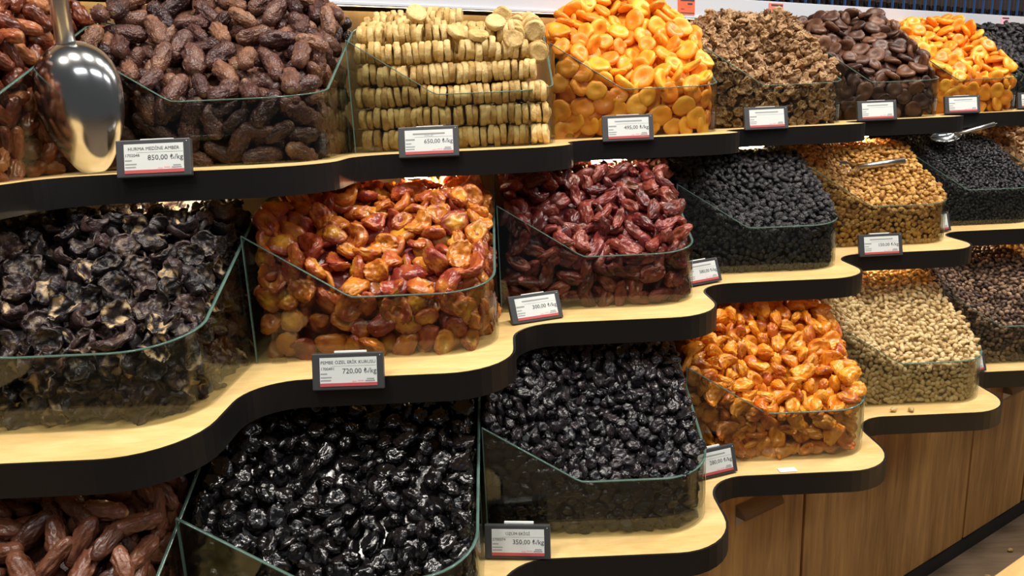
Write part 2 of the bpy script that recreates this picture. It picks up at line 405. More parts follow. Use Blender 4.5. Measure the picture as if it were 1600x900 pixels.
# ------------------------------------------------------------------ fruit meshes
def ico(sub):
    bm = bmesh.new(); bmesh.ops.create_icosphere(bm, subdivisions=sub, radius=1)
    V = np.array([v.co[:] for v in bm.verts]); F = np.array([[v.index for v in f.verts] for f in bm.faces]); bm.free()
    return V, F
ICO = {s: ico(s) for s in (2, 3, 4, 5)}      # bmesh subdivisions: 2=42 verts, 3=162, 4=642
def nz(P, sc, seed):
    return np.array([mn.noise(Vector(p*sc) + Vector((seed*7.3, seed*3.1, seed*1.7))) for p in P])
def shape(kind, dims, sub, seed):
    """unit sphere -> one dried fruit; returns verts (metres), faces, tone per vertex"""
    V, F = ICO[sub]; P = V.copy(); tone = np.zeros(len(P)); a, b, c = dims
    rs = random.Random(seed*13+5)
    if kind == 'date':
        ph = np.stack([P[:, 0]*0.8, P[:, 1]*2.6, P[:, 2]*2.6], 1)
        wrn = np.abs(nz(ph, 1.5, seed)); r = 1 - 0.24*(0.5-wrn)*2*(1-np.abs(P[:, 0])**4) + 0.05*nz(P, 1.2, seed+9)
        fine = np.abs(nz(np.stack([P[:, 0]*1.2, P[:, 1]*5, P[:, 2]*5], 1), 1.4, seed+21)); r = r - 0.20*(0.35-fine)
        rho = np.sqrt(np.maximum(1-P[:, 0]**2, 1e-5)); blunt = np.sqrt(np.maximum(1-np.abs(P[:, 0])**rs.uniform(2.6, 3.6), 0.0))/rho
        a = a*rs.uniform(0.72, 1.08); b = b*rs.uniform(0.85, 1.1)
        Q = np.stack([P[:, 0]*a/2, P[:, 1]*r*blunt*b/2, P[:, 2]*r*blunt*c/2], 1)
        Q[:, 2] += (Q[:, 0]/a)**2*c*rs.uniform(-0.35, 0.35)
        tone = np.clip((P[:, 0]-0.95)*16, 0, 1)*rs.choice((0, 0, 1))
    elif kind == 'disc':                   # plump disc with dimple
        rr = np.hypot(P[:, 0], P[:, 1])
        r = 1 + 0.10*nz(P*np.array([1, 1, 0.3]), 1.6, seed) + 0.05*nz(P, 4, seed)
        Q = P*r[:, None]
        zz = np.sign(Q[:, 2])*np.abs(Q[:, 2])**0.8 - np.where(P[:, 2] > 0, 0.55*np.exp(-(rr/0.45)**2), 0)
        Q = np.stack([Q[:, 0]*a/2, Q[:, 1]*b/2, zz*c/2], 1)
        Q[:, 2] += (Q[:, 0]/a)**2*c*rs.uniform(-0.9, 0.9) + Q[:, 0]*Q[:, 1]/(a*b)*c*rs.uniform(-1, 1)
        tone = np.clip(1.2 - rr*1.6, 0, 1)*(P[:, 2] > 0)*rs.choice((0.0, 0.3, 0.8))
    elif kind == 'plum':                   # leathery half with folds, turned-up rim
        rr = np.hypot(P[:, 0], P[:, 1])
        a = a*rs.uniform(0.72, 1.12); b = b*rs.uniform(0.5, 1.0); c = c*rs.uniform(0.8, 1.5); cup = rs.choice((0.0, 0.15, 0.35, 0.6))
        wrn = 1-2*np.abs(nz(P*np.array([.8, 1.3, 1.3]), 2.6, seed)); r = 1 + 0.11*wrn + 0.05*(1-2*np.abs(nz(P, 5.5, seed+8))) + 0.14*nz(P*np.array([1, 1, .3]), 1.3, seed+4)
        Q = P*r[:, None]; zz = Q[:, 2]*c/2 - np.where(P[:, 2] > 0, cup*c*np.exp(-(rr/0.5)**2), 0)
        k1, k2 = rs.uniform(-1.2, 1.2), rs.uniform(-0.9, 0.9)
        Q = np.stack([Q[:, 0]*a/2, Q[:, 1]*b/2, zz], 1)
        Q[:, 2] += (Q[:, 0]/a)**2*c*2*k1 + (Q[:, 1]/b)*(Q[:, 0]/a)*c*2*k2 + 0.16*c*nz(P, 3.5, seed+2)
        tone = np.clip(1.35-rr*1.5, 0, 1)*(P[:, 2] > 0.1)*rs.choice((0.0, 0.0, 0.35, 0.9))
    elif kind == 'curl':                   # thin cupped, curled-up slice
        rr = np.hypot(P[:, 0], P[:, 1])
        r = 1 + 0.22*nz(P*np.array([1, 1, .2]), 1.5, seed)
        Q = P*r[:, None]; X, Y = Q[:, 0], Q[:, 1]
        th = 0.22*c
        bend = rs.uniform(0.9, 2.2); al = X*bend
        cx = np.sin(al)/bend*a/2; cz = (1-np.cos(al))/bend*a/2
        zz = Q[:, 2]*th + 0.25*c*nz(P*np.array([1, 1, .1]), 3.0, seed+3) + Y**2*rs.uniform(0, 0.5)*c
        Q = np.stack([cx - np.sin(al)*zz, Y*b/2, cz + np.cos(al)*zz - a*0.12], 1)
        tone = np.clip((P[:, 2]*3), 0, 1)*np.clip(nz(P, 2.0, seed+6)*3.2-0.12, 0, 1)*rs.choice((0.2, 0.8, 1.0)); Q = Q + (Q*0.10)*(1-2*np.abs(nz(P, 4.5, seed+11)))[:, None]
    elif kind in ('raisin', 'prune'):
        k = 3.0 if kind == 'raisin' else 2.8
        a = a*rs.uniform(0.75, 1.12); c = c*rs.uniform(0.7, 1.1)
        wrn = np.abs(nz(P*np.array([0.75, 1, 1]), k, seed)); w2 = np.abs(nz(P, k*2.1, seed+3))
        r = (0.80 + 0.58*wrn + 0.26*w2 if kind == 'raisin' else 0.86 + 0.40*wrn + 0.13*w2) + 0.12*nz(P, 1.1, seed+5)
        Q = P*r[:, None]*np.array([a/2, b/2, c/2])
        if kind == 'prune': rr = np.hypot(P[:, 0], P[:, 1]); Q[:, 2] -= np.where(P[:, 2] > 0, 0.25*c*np.exp(-(rr/0.5)**2), 0)
    elif kind == 'nut':
        r = (0.86 + 0.16*np.cos(P[:, 0]*5.2)*(1 if seed % 3 else 0.3)) + 0.06*nz(P, 2.5, seed)
        Q = np.stack([P[:, 0]*a/2, P[:, 1]*r*b/2, P[:, 2]*r*c/2], 1)
        Q[:, 2] += (Q[:, 0]/a)**2*c*rs.uniform(-0.5, 0.5)
    elif kind == 'fig':                    # flat round disc lying across z
        rr = np.hypot(P[:, 0], P[:, 1])
        r = 1 + 0.07*nz(P*np.array([1, 1, .2]), 1.5, seed) + 0.035*nz(P, 5, seed)
        Q = P*r[:, None]; zz = np.sign(Q[:, 2])*np.abs(Q[:, 2])**0.42
        rad = np.maximum(rr, 1e-4); gx = rr**0.55/rad
        Q = np.stack([Q[:, 0]*gx*a/2, Q[:, 1]*gx*b/2, zz*c/2*(1-0.25*np.exp(-(rr/0.4)**2))], 1)
        Q[:, 2] += 0.12*c*nz(P, 2.0, seed+1)
    return Q, F, tone
def mk_mesh(name, Q, F, tone, mat):
    me = bpy.data.meshes.new(name)
    me.vertices.add(len(Q)); me.vertices.foreach_set('co', Q.astype(np.float32).ravel())
    me.loops.add(F.size); me.loops.foreach_set('vertex_index', F.astype(np.int32).ravel())
    me.polygons.add(len(F)); me.polygons.foreach_set('loop_start', np.arange(0, F.size, 3, dtype=np.int32))
    me.update(calc_edges=True)
    me.polygons.foreach_set('use_smooth', np.ones(len(F), bool))
    at = me.attributes.new('tone', 'FLOAT', 'POINT'); at.data.foreach_set('value', tone.astype(np.float32))
    me.materials.append(MATS[mat])
    return me

# ------------------------------------------------------------------ piles
def smin(a, b, k=0.02):
    h = np.clip(0.5+0.5*(b-a)/k, 0, 1); return b*(1-h)+a*h-k*h*(1-h)
def front_h(u):
    return np.where(u < AM, HL+(HF-HL)*np.clip(u/AM, 0, 1), HF)
def surf(u, v, p):
    """height of the heap in a bin at (u, v)"""
    f = front_h(u)*0.96 - 0.006 + p['low'] + np.tan(p['fs'])*np.maximum(v-0.01, 0)
    r = np.minimum(HF + 0.004 + RIM_SL*v, 0.215) + p['low'] + np.tan(p['ss'])*np.maximum(WB-u-0.012, 0)
    l = np.minimum(HL + RIM_SL*v, 0.215) + p['low'] + np.tan(p['ss'])*np.maximum(u-0.01, 0)
    h = smin(smin(f, r), smin(l, p['pk']+0*u))
    return h + p['rough']*(np.sin(u*31+p['sd'])*np.sin(v*27+p['sd']*2)+0.6*np.sin(u*57+v*41+p['sd']))
def frames(nrm, rng, tilt, n):
    """rotation matrices with local z near the given normals, spun at random"""
    z = nrm + rng.normal(0, tilt, nrm.shape); z /= np.linalg.norm(z, axis=1)[:, None]
    x = rng.normal(0, 1, nrm.shape); x -= (x*z).sum(1)[:, None]*z; x /= np.linalg.norm(x, axis=1)[:, None]
    y = np.cross(z, x)
    return np.stack([x, y, z], 2)
def darts(P, d, cap):
    keep = np.empty((cap, P.shape[1])); idx = []; k = 0; d2 = d*d
    for i, p in enumerate(P):
        if k and ((keep[:k]-p)**2).sum(1).min() < d2: continue
        keep[k] = p; k += 1; idx.append(i)
        if k >= cap: break
    return idx
LIMIT = 300
def fill(t, n, name, kind, dims, mat, label, fs=38, ss=42, pk=0.25, low=0.0, rough=0.003, tilt=0.35, spacing=0.72, sub=4, sub_s=3, nvar=7, seed=1, vmax=0.36, limit=LIMIT, cat='dried fruit', gtilt=0.25, stuff_label=None):
    rng = np.random.default_rng(seed*101+7)
    x0, y0, z0 = borg(t, n)
    p = dict(fs=math.radians(fs), ss=math.radians(ss), pk=pk, low=low, rough=rough, sd=seed*1.7)
    a, b, c = dims; mean = (a*b)**0.5; d = mean*spacing
    meshes = [mk_mesh(name+'_mesh', *shape(kind, dims, sub, seed*50+i), mat) for i in range(nvar)]
    low_shapes = [shape(kind, dims, sub_s, seed*50+i) for i in range(nvar)]
    def hts(u, v):
        h = surf(u, v, p)
        if t == 'T': return h
        up = 'T' if t == 'M' else 'M'; ox, oy, zz, m = TIERS[up]
        X = x0+u; Y = y0+v; k = np.floor((X-(ox+0.022))/(PIT*CA)); fy = oy + k*STEP - m      # front line of the shelf above
        capz = zz - BOARD - z0 - 0.012 - 0.45*mean
        return np.where(Y > fy-0.02, np.minimum(h, capz), h)
    def normals(u, v):
        e = 0.006; hx = (hts(u+e, v)-hts(u-e, v))/(2*e); hy = (hts(u, v+e)-hts(u, v-e))/(2*e)
        nn = np.stack([-hx, -hy, np.ones_like(hx)], 1); return nn/np.linalg.norm(nn, axis=1)[:, None]
    mg = 0.50*mean
    pos, rot, rank = [], [], []
    cap = 4000
    # top layers
    for layer, (off, tl) in enumerate(((0.10, tilt), (-0.75, tilt*1.3))):
        N = int(min(16*0.36*vmax/(d*d), 9000))
        u = rng.uniform(mg, WB-mg-0.004, N); v = rng.uniform(mg*0.8+0.006, vmax, N)
        qc = np.hypot(np.maximum(u-(WB-RC), 0), np.maximum(RC-v, 0)); oc = (qc < RC-mg*0.9) & (v < vback(u, t)-0.45*a); u, v = u[oc], v[oc]
        nn = normals(u, v); h = hts(u, v)
        P = np.stack([u, v, h], 1)
        idx = darts(P, d, cap)
        P, nn = P[idx], nn[idx]
        P = P + nn*(off*c + rng.uniform(-0.2, 0.25, len(P))[:, None]*c)
        ok = P[:, 2] > c*0.3
        pos.append(P[ok]); rot.append(frames(nn[ok], rng, tl, ok.sum())); rank.append(np.full(ok.sum(), layer))
    # layers pressed against the glass: front, corner, right side
    Ls = [WB-RC, RC*math.pi/2, 0.22]; Lt = sum(Ls)
    for lay, deep, dens in ((2, 0.0, 0.86), (3, 0.95, 0.9)):
        N = int(min(18*Lt*0.15/(d*d), 9000))
        s = rng.uniform(0.42*a, Lt, N); ins = 0.005 + 0.55*c + 0.16*mean + deep*c
        r_in = max(RC - ins, 0.01)
        u = np.where(s < Ls[0], s, np.where(s < Ls[0]+Ls[1], WB-RC+r_in*np.sin((s-Ls[0])/RC), WB-ins))
        v = np.where(s < Ls[0], ins, np.where(s < Ls[0]+Ls[1], RC-r_in*np.cos((s-Ls[0])/RC), RC+s-Ls[0]-Ls[1]))
        th = np.clip((s-Ls[0])/RC, 0, math.pi/2)
        nn = np.stack([np.sin(th), -np.cos(th), np.zeros_like(th)], 1)
        hmax = hts(u, v) - 0.35*mean
        z = rng.uniform(0, 1, N)*np.maximum(hmax, 0.01); z = np.maximum(z, 0.33*min(b, mean))
        P = np.stack([u, v, z], 1)
        idx = darts(P, d*dens, cap)
        pos.append(P[idx]); rot.append(frames(nn[idx], rng, gtilt*(1+deep), len(idx))); rank.append(np.full(len(idx), lay))
    P = np.concatenate(pos); Rm = np.concatenate(rot); rk = np.concatenate(rank)
    W3 = P + np.array([x0, y0, z0+0.001])
    dv = W3 - CAM; zc = dv@F_; px = 800+FPX*(dv@R_)/zc; py = 450-FPX*(dv@U_)/zc
    inview = (px > -40) & (px < 1640) & (py > -40) & (py < 940)
    # individuals: top layer first, then the glass layer, nearest first
    order = []
    for lay, share in ((0, 0.72), (2, 1.0)):
        c_ = np.nonzero((rk == lay) & inview)[0]; c_ = c_[np.argsort(zc[c_])]
        m_ = int(limit*share) if lay == 0 else limit-len(order)
        order += list(c_[:m_])
    if len(order) < limit:
        c_ = np.nonzero((rk == 0) & inview)[0]; c_ = [i for i in c_[np.argsort(zc[c_])] if i not in set(order)]
        order += c_[:limit-len(order)]
    chosen = np.zeros(len(P), bool); chosen[order] = True
    scl = rng.uniform(0.84, 1.14, len(P)); var = rng.integers(0, nvar, len(P))
    for i in order:
        o = bpy.data.objects.new(name, meshes[var[i]]); M = Matrix(Rm[i]*scl[i]).to_4x4(); M.translation = Vector(W3[i]); o.matrix_world = M
        COL.objects.link(o); o['label'] = label; o['category'] = cat; o['group'] = label[:60]
    # the rest of the heap, plus the solid heart of the heap
    VV, FF, TT, RR = [], [], [], []; off = 0
    rest = np.nonzero(~chosen & (px > -160) & (px < 1760) & (py > -120) & (py < 1020))[0]
    for i in rest:
        Q, F, tn = low_shapes[var[i]]
        VV.append((Q*scl[i])@Rm[i].T + W3[i]); FF.append(F+off); TT.append(tn); RR.append(np.full(len(Q), rng.random())); off += len(Q)
    g = 22; iu = np.linspace(0.012, WB-0.014, g); iv = np.linspace(0.012+0.4*c, 0.56, g+6)
    gu, gv = np.meshgrid(iu, iv, indexing='ij')
    sink = 0.9*c + 0.25*mean
    gh = np.maximum(hts(gu.ravel(), gv.ravel()) - sink, 0.004)
    inset = ins + 0.5*c
    cu = np.clip(gu.ravel(), 0.012, WB-inset); cv = np.maximum(gv.ravel(), inset)
    # keep the heart inside the rounded corner
    du, dvv = cu-(WB-RC), RC-cv; q = np.hypot(np.maximum(du, 0), np.maximum(dvv, 0)); lim = RC-inset
    f_ = np.where((du > 0) & (dvv > 0) & (q > lim), lim/np.maximum(q, 1e-6), 1)
    cu = np.where(f_ < 1, WB-RC+du*f_, cu); cv = np.where(f_ < 1, RC-dvv*f_, cv)
    okb = cv < vback(cu, t)-0.01; cv = np.minimum(cv, vback(cu, t)-0.012)
    top = np.stack([cu, cv, gh], 1) + np.array([x0, y0, z0+0.001]); bot = top.copy(); bot[:, 2] = z0+0.002
    G = g+6; tri = []
    for i in range(g-1):
        for j in range(G-1):
            q_ = i*G+j; tri += [(q_, q_+G, q_+G+1), (q_, q_+G+1, q_+1)]
    nb_ = len(top); ring = [j for j in range(G)] + [i*G+G-1 for i in range(1, g)] + [(g-1)*G+j for j in range(G-2, -1, -1)] + [i*G for i in range(g-2, 0, -1)]
    for k in range(len(ring)):
        q0, q1 = ring[k], ring[(k+1) % len(ring)]; tri += [(q0, q1, nb_+q1), (q0, nb_+q1, nb_+q0)]
    VV.append(np.concatenate([top, bot])); FF.append(np.array(tri)+off); TT.append(np.zeros(2*nb_)); RR.append(np.full(2*nb_, 0.3))
    V = np.concatenate(VV); F = np.concatenate(FF)
    org = np.array([x0, y0, z0])
    me = mk_mesh(name+'_heap', V-org, F, np.concatenate(TT), mat)
    at = me.attributes.new('rnd', 'FLOAT', 'POINT'); at.data.foreach_set('value', np.concatenate(RR).astype(np.float32))
    o = bpy.data.objects.new(name+'_heap', me); o.location = org; COL.objects.link(o)
    tag(o, stuff_label or ('heap of ' + label.split(' ', 1)[1] if False else 'deeper heap beneath the ' + label), cat, None, 'stuff')
    return len(order), len(rest)

fruit_mat('m_amber_date', [(0.030, 0.010, 0.010), (0.085, 0.032, 0.026), (0.15, 0.065, 0.042), (0.26, 0.12, 0.065)], (0.4, 0.25, 0.12), 0.33, 0.5, 0.05, 55, 190, 1.0, 0.003)
fruit_mat('m_red_date', [(0.10, 0.022, 0.010), (0.22, 0.05, 0.018), (0.36, 0.10, 0.035), (0.50, 0.20, 0.08)], (0.5, 0.3, 0.12), 0.3, 0.5, 0.2, 50, 120, 0.5)
fruit_mat('m_brown_date', [(0.055, 0.017, 0.009), (0.12, 0.040, 0.020), (0.19, 0.07, 0.035)], (0.62, 0.38, 0.10), 0.38, 0.45, 0.1, 60, 160, 0.5)
fruit_mat('m_fig', [(0.36, 0.21, 0.06), (0.58, 0.39, 0.14), (0.72, 0.54, 0.24), (0.50, 0.31, 0.09)], None, 0.55, 0.35, 0, 70, 230, 0.7)
fruit_mat('m_apricot', [(0.72, 0.20, 0.012), (0.88, 0.33, 0.02), (0.95, 0.46, 0.045)], (0.80, 0.22, 0.01), 0.42, 0.4, 0.1, 45, 120, 0.3, 0.001, 0.12)
fruit_mat('m_curl', [(0.14, 0.065, 0.026), (0.31, 0.165, 0.07), (0.48, 0.30, 0.15)], (0.52, 0.34, 0.17), 0.5, 0.35, 0, 90, 240, 0.5)
fruit_mat('m_dark_apricot', [(0.035, 0.012, 0.007), (0.085, 0.032, 0.017), (0.17, 0.07, 0.035)], (0.10, 0.045, 0.025), 0.45, 0.4, 0.05, 60, 180, 0.5)
fruit_mat('m_black_curl', [(0.008, 0.006, 0.007), (0.022, 0.015, 0.017), (0.055, 0.028, 0.026)], (0.60, 0.42, 0.22), 0.42, 0.5, 0.05, 60, 190, 0.8)
fruit_mat('m_plum', [(0.24, 0.028, 0.02), (0.42, 0.085, 0.016), (0.62, 0.22, 0.022), (0.30, 0.045, 0.02)], (0.72, 0.36, 0.03), 0.3, 0.5, 0.25, 45, 150, 0.6, 0.0015, 0.08)
fruit_mat('m_red_plum', [(0.075, 0.012, 0.011), (0.19, 0.024, 0.022), (0.28, 0.055, 0.032), (0.11, 0.022, 0.017)], (0.38, 0.15, 0.06), 0.33, 0.5, 0.2, 50, 170, 0.7)
fruit_mat('m_raisin', [(0.006, 0.006, 0.008), (0.014, 0.012, 0.015), (0.028, 0.022, 0.024)], None, 0.36, 0.5, 0.05, 120, 260, 1.0, 0.003)
fruit_mat('m_golden', [(0.32, 0.13, 0.02), (0.55, 0.27, 0.05), (0.70, 0.40, 0.10), (0.42, 0.18, 0.03)], None, 0.38, 0.45, 0.1, 120, 260, 0.9, 0.0025)
fruit_mat('m_prune', [(0.003, 0.003, 0.0035), (0.006, 0.005, 0.006), (0.012, 0.009, 0.009)], None, 0.2, 0.6, 0.25, 90, 150, 0.35, 0.0015)
fruit_mat('m_sultana', [(0.006, 0.005, 0.007), (0.013, 0.011, 0.014), (0.026, 0.019, 0.022)], None, 0.27, 0.5, 0.15, 90, 200, 0.5, 0.0015)
fruit_mat('m_orange', [(0.55, 0.12, 0.008), (0.78, 0.25, 0.012), (0.88, 0.36, 0.03), (0.45, 0.09, 0.012)], (0.9, 0.42, 0.05), 0.27, 0.5, 0.3, 45, 160, 0.6, 0.0015, 0.1)
fruit_mat('m_nut', [(0.46, 0.30, 0.12), (0.64, 0.46, 0.21), (0.74, 0.57, 0.30)], None, 0.5, 0.4, 0, 120, 420, 0.5, 0.001)
fruit_mat('m_mulberry', [(0.045, 0.026, 0.017), (0.12, 0.065, 0.042), (0.34, 0.21, 0.12)], None, 0.5, 0.4, 0, 130, 420, 0.6, 0.001)
fruit_mat('m_brown_curl', [(0.20, 0.085, 0.03), (0.36, 0.18, 0.07), (0.52, 0.31, 0.14)], (0.62, 0.44, 0.22), 0.45, 0.4, 0.05, 80, 240, 0.5)

import time as _t
T0 = _t.time()
FILLS = [
 ('T', 0, 'red_date', 'date', (0.052, 0.026, 0.025), 'm_red_date', 'reddish brown date in the leftmost bin of the upper shelf', dict(fs=40, pk=0.30, seed=1, spacing=0.74, tilt=0.35, vmax=0.40)),
 ('T', 1, 'amber_date', 'date', (0.068, 0.031, 0.029), 'm_amber_date', 'large dark wrinkled date in bin behind the steel scoop', dict(fs=40, pk=0.29, seed=2, spacing=0.74, tilt=0.3, vmax=0.42)),
 ('T', 3, 'dried_apricot', 'disc', (0.046, 0.041, 0.017), 'm_apricot', 'orange dried apricot heaped high beside the figs', dict(fs=46, ss=46, pk=0.31, seed=4, spacing=0.72, tilt=0.55, vmax=0.42)),
 ('T', 4, 'curled_slice', 'curl', (0.030, 0.025, 0.018), 'm_curl', 'curled light brown dried slice between apricots and dark apricots', dict(fs=42, ss=44, pk=0.275, seed=5, spacing=0.74, tilt=0.7, vmax=0.42)),
 ('T', 5, 'dark_apricot', 'disc', (0.046, 0.042, 0.017), 'm_dark_apricot', 'dark brown unsulphured apricot in heap on upper shelf', dict(fs=46, ss=46, pk=0.285, seed=6, spacing=0.74, tilt=0.5, vmax=0.42)),
 ('T', 6, 'yellow_apricot', 'disc', (0.047, 0.043, 0.017), 'm_apricot', 'yellow orange dried apricot in the far upper heap', dict(fs=46, ss=46, pk=0.28, seed=7, spacing=0.74, tilt=0.5, vmax=0.42)),
 ('T', 7, 'black_slice', 'raisin', (0.030, 0.018, 0.010), 'm_raisin', 'small black dried fruit at the right end of upper shelf', dict(fs=40, pk=0.28, seed=8, sub=3, sub_s=2, limit=120, spacing=0.75)),
 ('M', 0, 'dried_nectarine', 'curl', (0.050, 0.036, 0.022), 'm_black_curl', 'blackish leathery dried half with cream flesh, leftmost middle bin', dict(fs=38, pk=0.25, seed=9, spacing=0.66, tilt=0.6, vmax=0.36)),
 ('M', 1, 'amber_plum', 'plum', (0.048, 0.036, 0.016), 'm_plum', 'glossy amber dried plum in middle bin behind 720 tag', dict(fs=40, pk=0.255, seed=10, spacing=0.70, tilt=0.5, vmax=0.36)),
 ('M', 2, 'red_plum', 'plum', (0.050, 0.032, 0.018), 'm_red_plum', 'wine red dried plum in middle bin beside the amber plums', dict(fs=40, pk=0.25, seed=11, spacing=0.70, tilt=0.5, vmax=0.36)),
 ('M', 3, 'black_raisin', 'raisin', (0.0185, 0.0135, 0.0105), 'm_raisin', 'small black raisin in the middle bin right of the red plums', dict(fs=33, ss=33, pk=0.235, seed=12, sub=4, sub_s=2, spacing=0.72, tilt=0.5, vmax=0.36)),
 ('M', 4, 'golden_raisin', 'raisin', (0.0155, 0.0122, 0.0100), 'm_golden', 'golden raisin in the middle bin with a scoop handle', dict(fs=31, ss=33, pk=0.225, seed=13, sub=4, sub_s=2, spacing=0.74, tilt=0.5, vmax=0.38)),
 ('M', 5, 'currant', 'raisin', (0.013, 0.0085, 0.007), 'm_raisin', 'tiny black currant under the small scoop near right edge', dict(fs=31, ss=33, pk=0.225, seed=14, sub=3, sub_s=2, spacing=0.78, tilt=0.5, vmax=0.38)),
 ('M', 6, 'brown_slice', 'curl', (0.034, 0.026, 0.018), 'm_brown_curl', 'curled brown dried slice at right edge of middle shelf', dict(fs=36, pk=0.24, seed=15, sub=3, limit=120, spacing=0.72, tilt=0.6, vmax=0.36)),
 ('B', 0, 'brown_date', 'date', (0.056, 0.024, 0.022), 'm_brown_date', 'brown ribbed date with pale tip in bottom left bin', dict(fs=36, pk=0.25, seed=16, spacing=0.74, tilt=0.35, vmax=0.36)),
 ('B', 1, 'black_prune', 'prune', (0.030, 0.025, 0.016), 'm_prune', 'shiny black wrinkled prune in the large front bin', dict(fs=33, ss=36, pk=0.245, seed=17, spacing=0.80, tilt=0.6, vmax=0.36)),
 ('B', 2, 'black_sultana', 'prune', (0.026, 0.019, 0.014), 'm_sultana', 'black crinkled dried grape in front bin behind 350 tag', dict(fs=38, ss=42, pk=0.262, seed=18, sub=4, sub_s=3, spacing=0.74, tilt=0.6, vmax=0.36)),
 ('B', 3, 'orange_plum', 'plum', (0.038, 0.031, 0.018), 'm_orange', 'sticky bright orange dried fruit in the lowest shelf bin', dict(fs=41, ss=44, pk=0.265, seed=19, spacing=0.70, tilt=0.6, vmax=0.36)),
 ('B', 4, 'pale_mulberry', 'nut', (0.0165, 0.011, 0.0105), 'm_nut', 'pale beige dried mulberry in the lowest shelf bin right of orange fruit', dict(fs=30, ss=32, pk=0.235, seed=20, sub=3, sub_s=2, spacing=0.74, tilt=0.6, vmax=0.36)),
 ('B', 5, 'dark_mulberry', 'nut', (0.0155, 0.011, 0.0105), 'm_mulberry', 'dark brown dried mulberry at the right end of lowest shelf', dict(fs=30, ss=32, pk=0.235, seed=21, sub=3, sub_s=2, spacing=0.76, tilt=0.6, vmax=0.36)),
 ('B', 6, 'tan_mulberry', 'nut', (0.0155, 0.011, 0.0105), 'm_golden', 'tan dried berry in the farthest bin of the lowest shelf', dict(fs=30, ss=32, pk=0.235, seed=22, sub=3, sub_s=2, limit=60, spacing=0.8, tilt=0.6, vmax=0.3)),
]
BIN_LABELS = {('T', 0): 'clear glass bin of reddish dates at left end of upper shelf', ('T', 1): 'clear glass bin of large dark dates behind the steel scoop', ('T', 2): 'clear glass bin of stacked pale figs', ('T', 3): 'clear glass bin of orange apricots right of the figs', ('T', 4): 'clear glass bin of curled light brown slices', ('T', 5): 'clear glass bin of dark brown apricots', ('T', 6): 'clear glass bin of yellow apricots, far upper shelf', ('T', 7): 'clear glass bin of black fruit at right end of upper shelf',
 ('M', 0): 'clear glass bin of blackish dried halves, left end of middle shelf', ('M', 1): 'clear glass bin of glossy amber plums', ('M', 2): 'clear glass bin of wine red plums', ('M', 3): 'clear glass bin of black raisins on middle shelf', ('M', 4): 'clear glass bin of golden raisins', ('M', 5): 'clear glass bin of tiny black currants', ('M', 6): 'clear glass bin of brown curls at right end of middle shelf',
 ('B', 0): 'clear glass bin of brown dates in the bottom left corner', ('B', 1): 'clear glass bin of shiny black prunes in front', ('B', 2): 'clear glass bin of black dried grapes behind the 350 tag', ('B', 3): 'clear glass bin of bright orange dried fruit', ('B', 4): 'clear glass bin of pale beige mulberries', ('B', 5): 'clear glass bin of dark brown mulberries', ('B', 6): 'clear glass bin of tan berries, farthest on lowest shelf'}
for (t, n), lb in BIN_LABELS.items(): glass_bin(t, n, lb)
for t, n, name, kind, dims, mat, lb, kw in FILLS:
    r = fill(t, n, name, kind, dims, mat, lb, **kw)
    print('FILL', name, r, round(_t.time()-T0, 1))

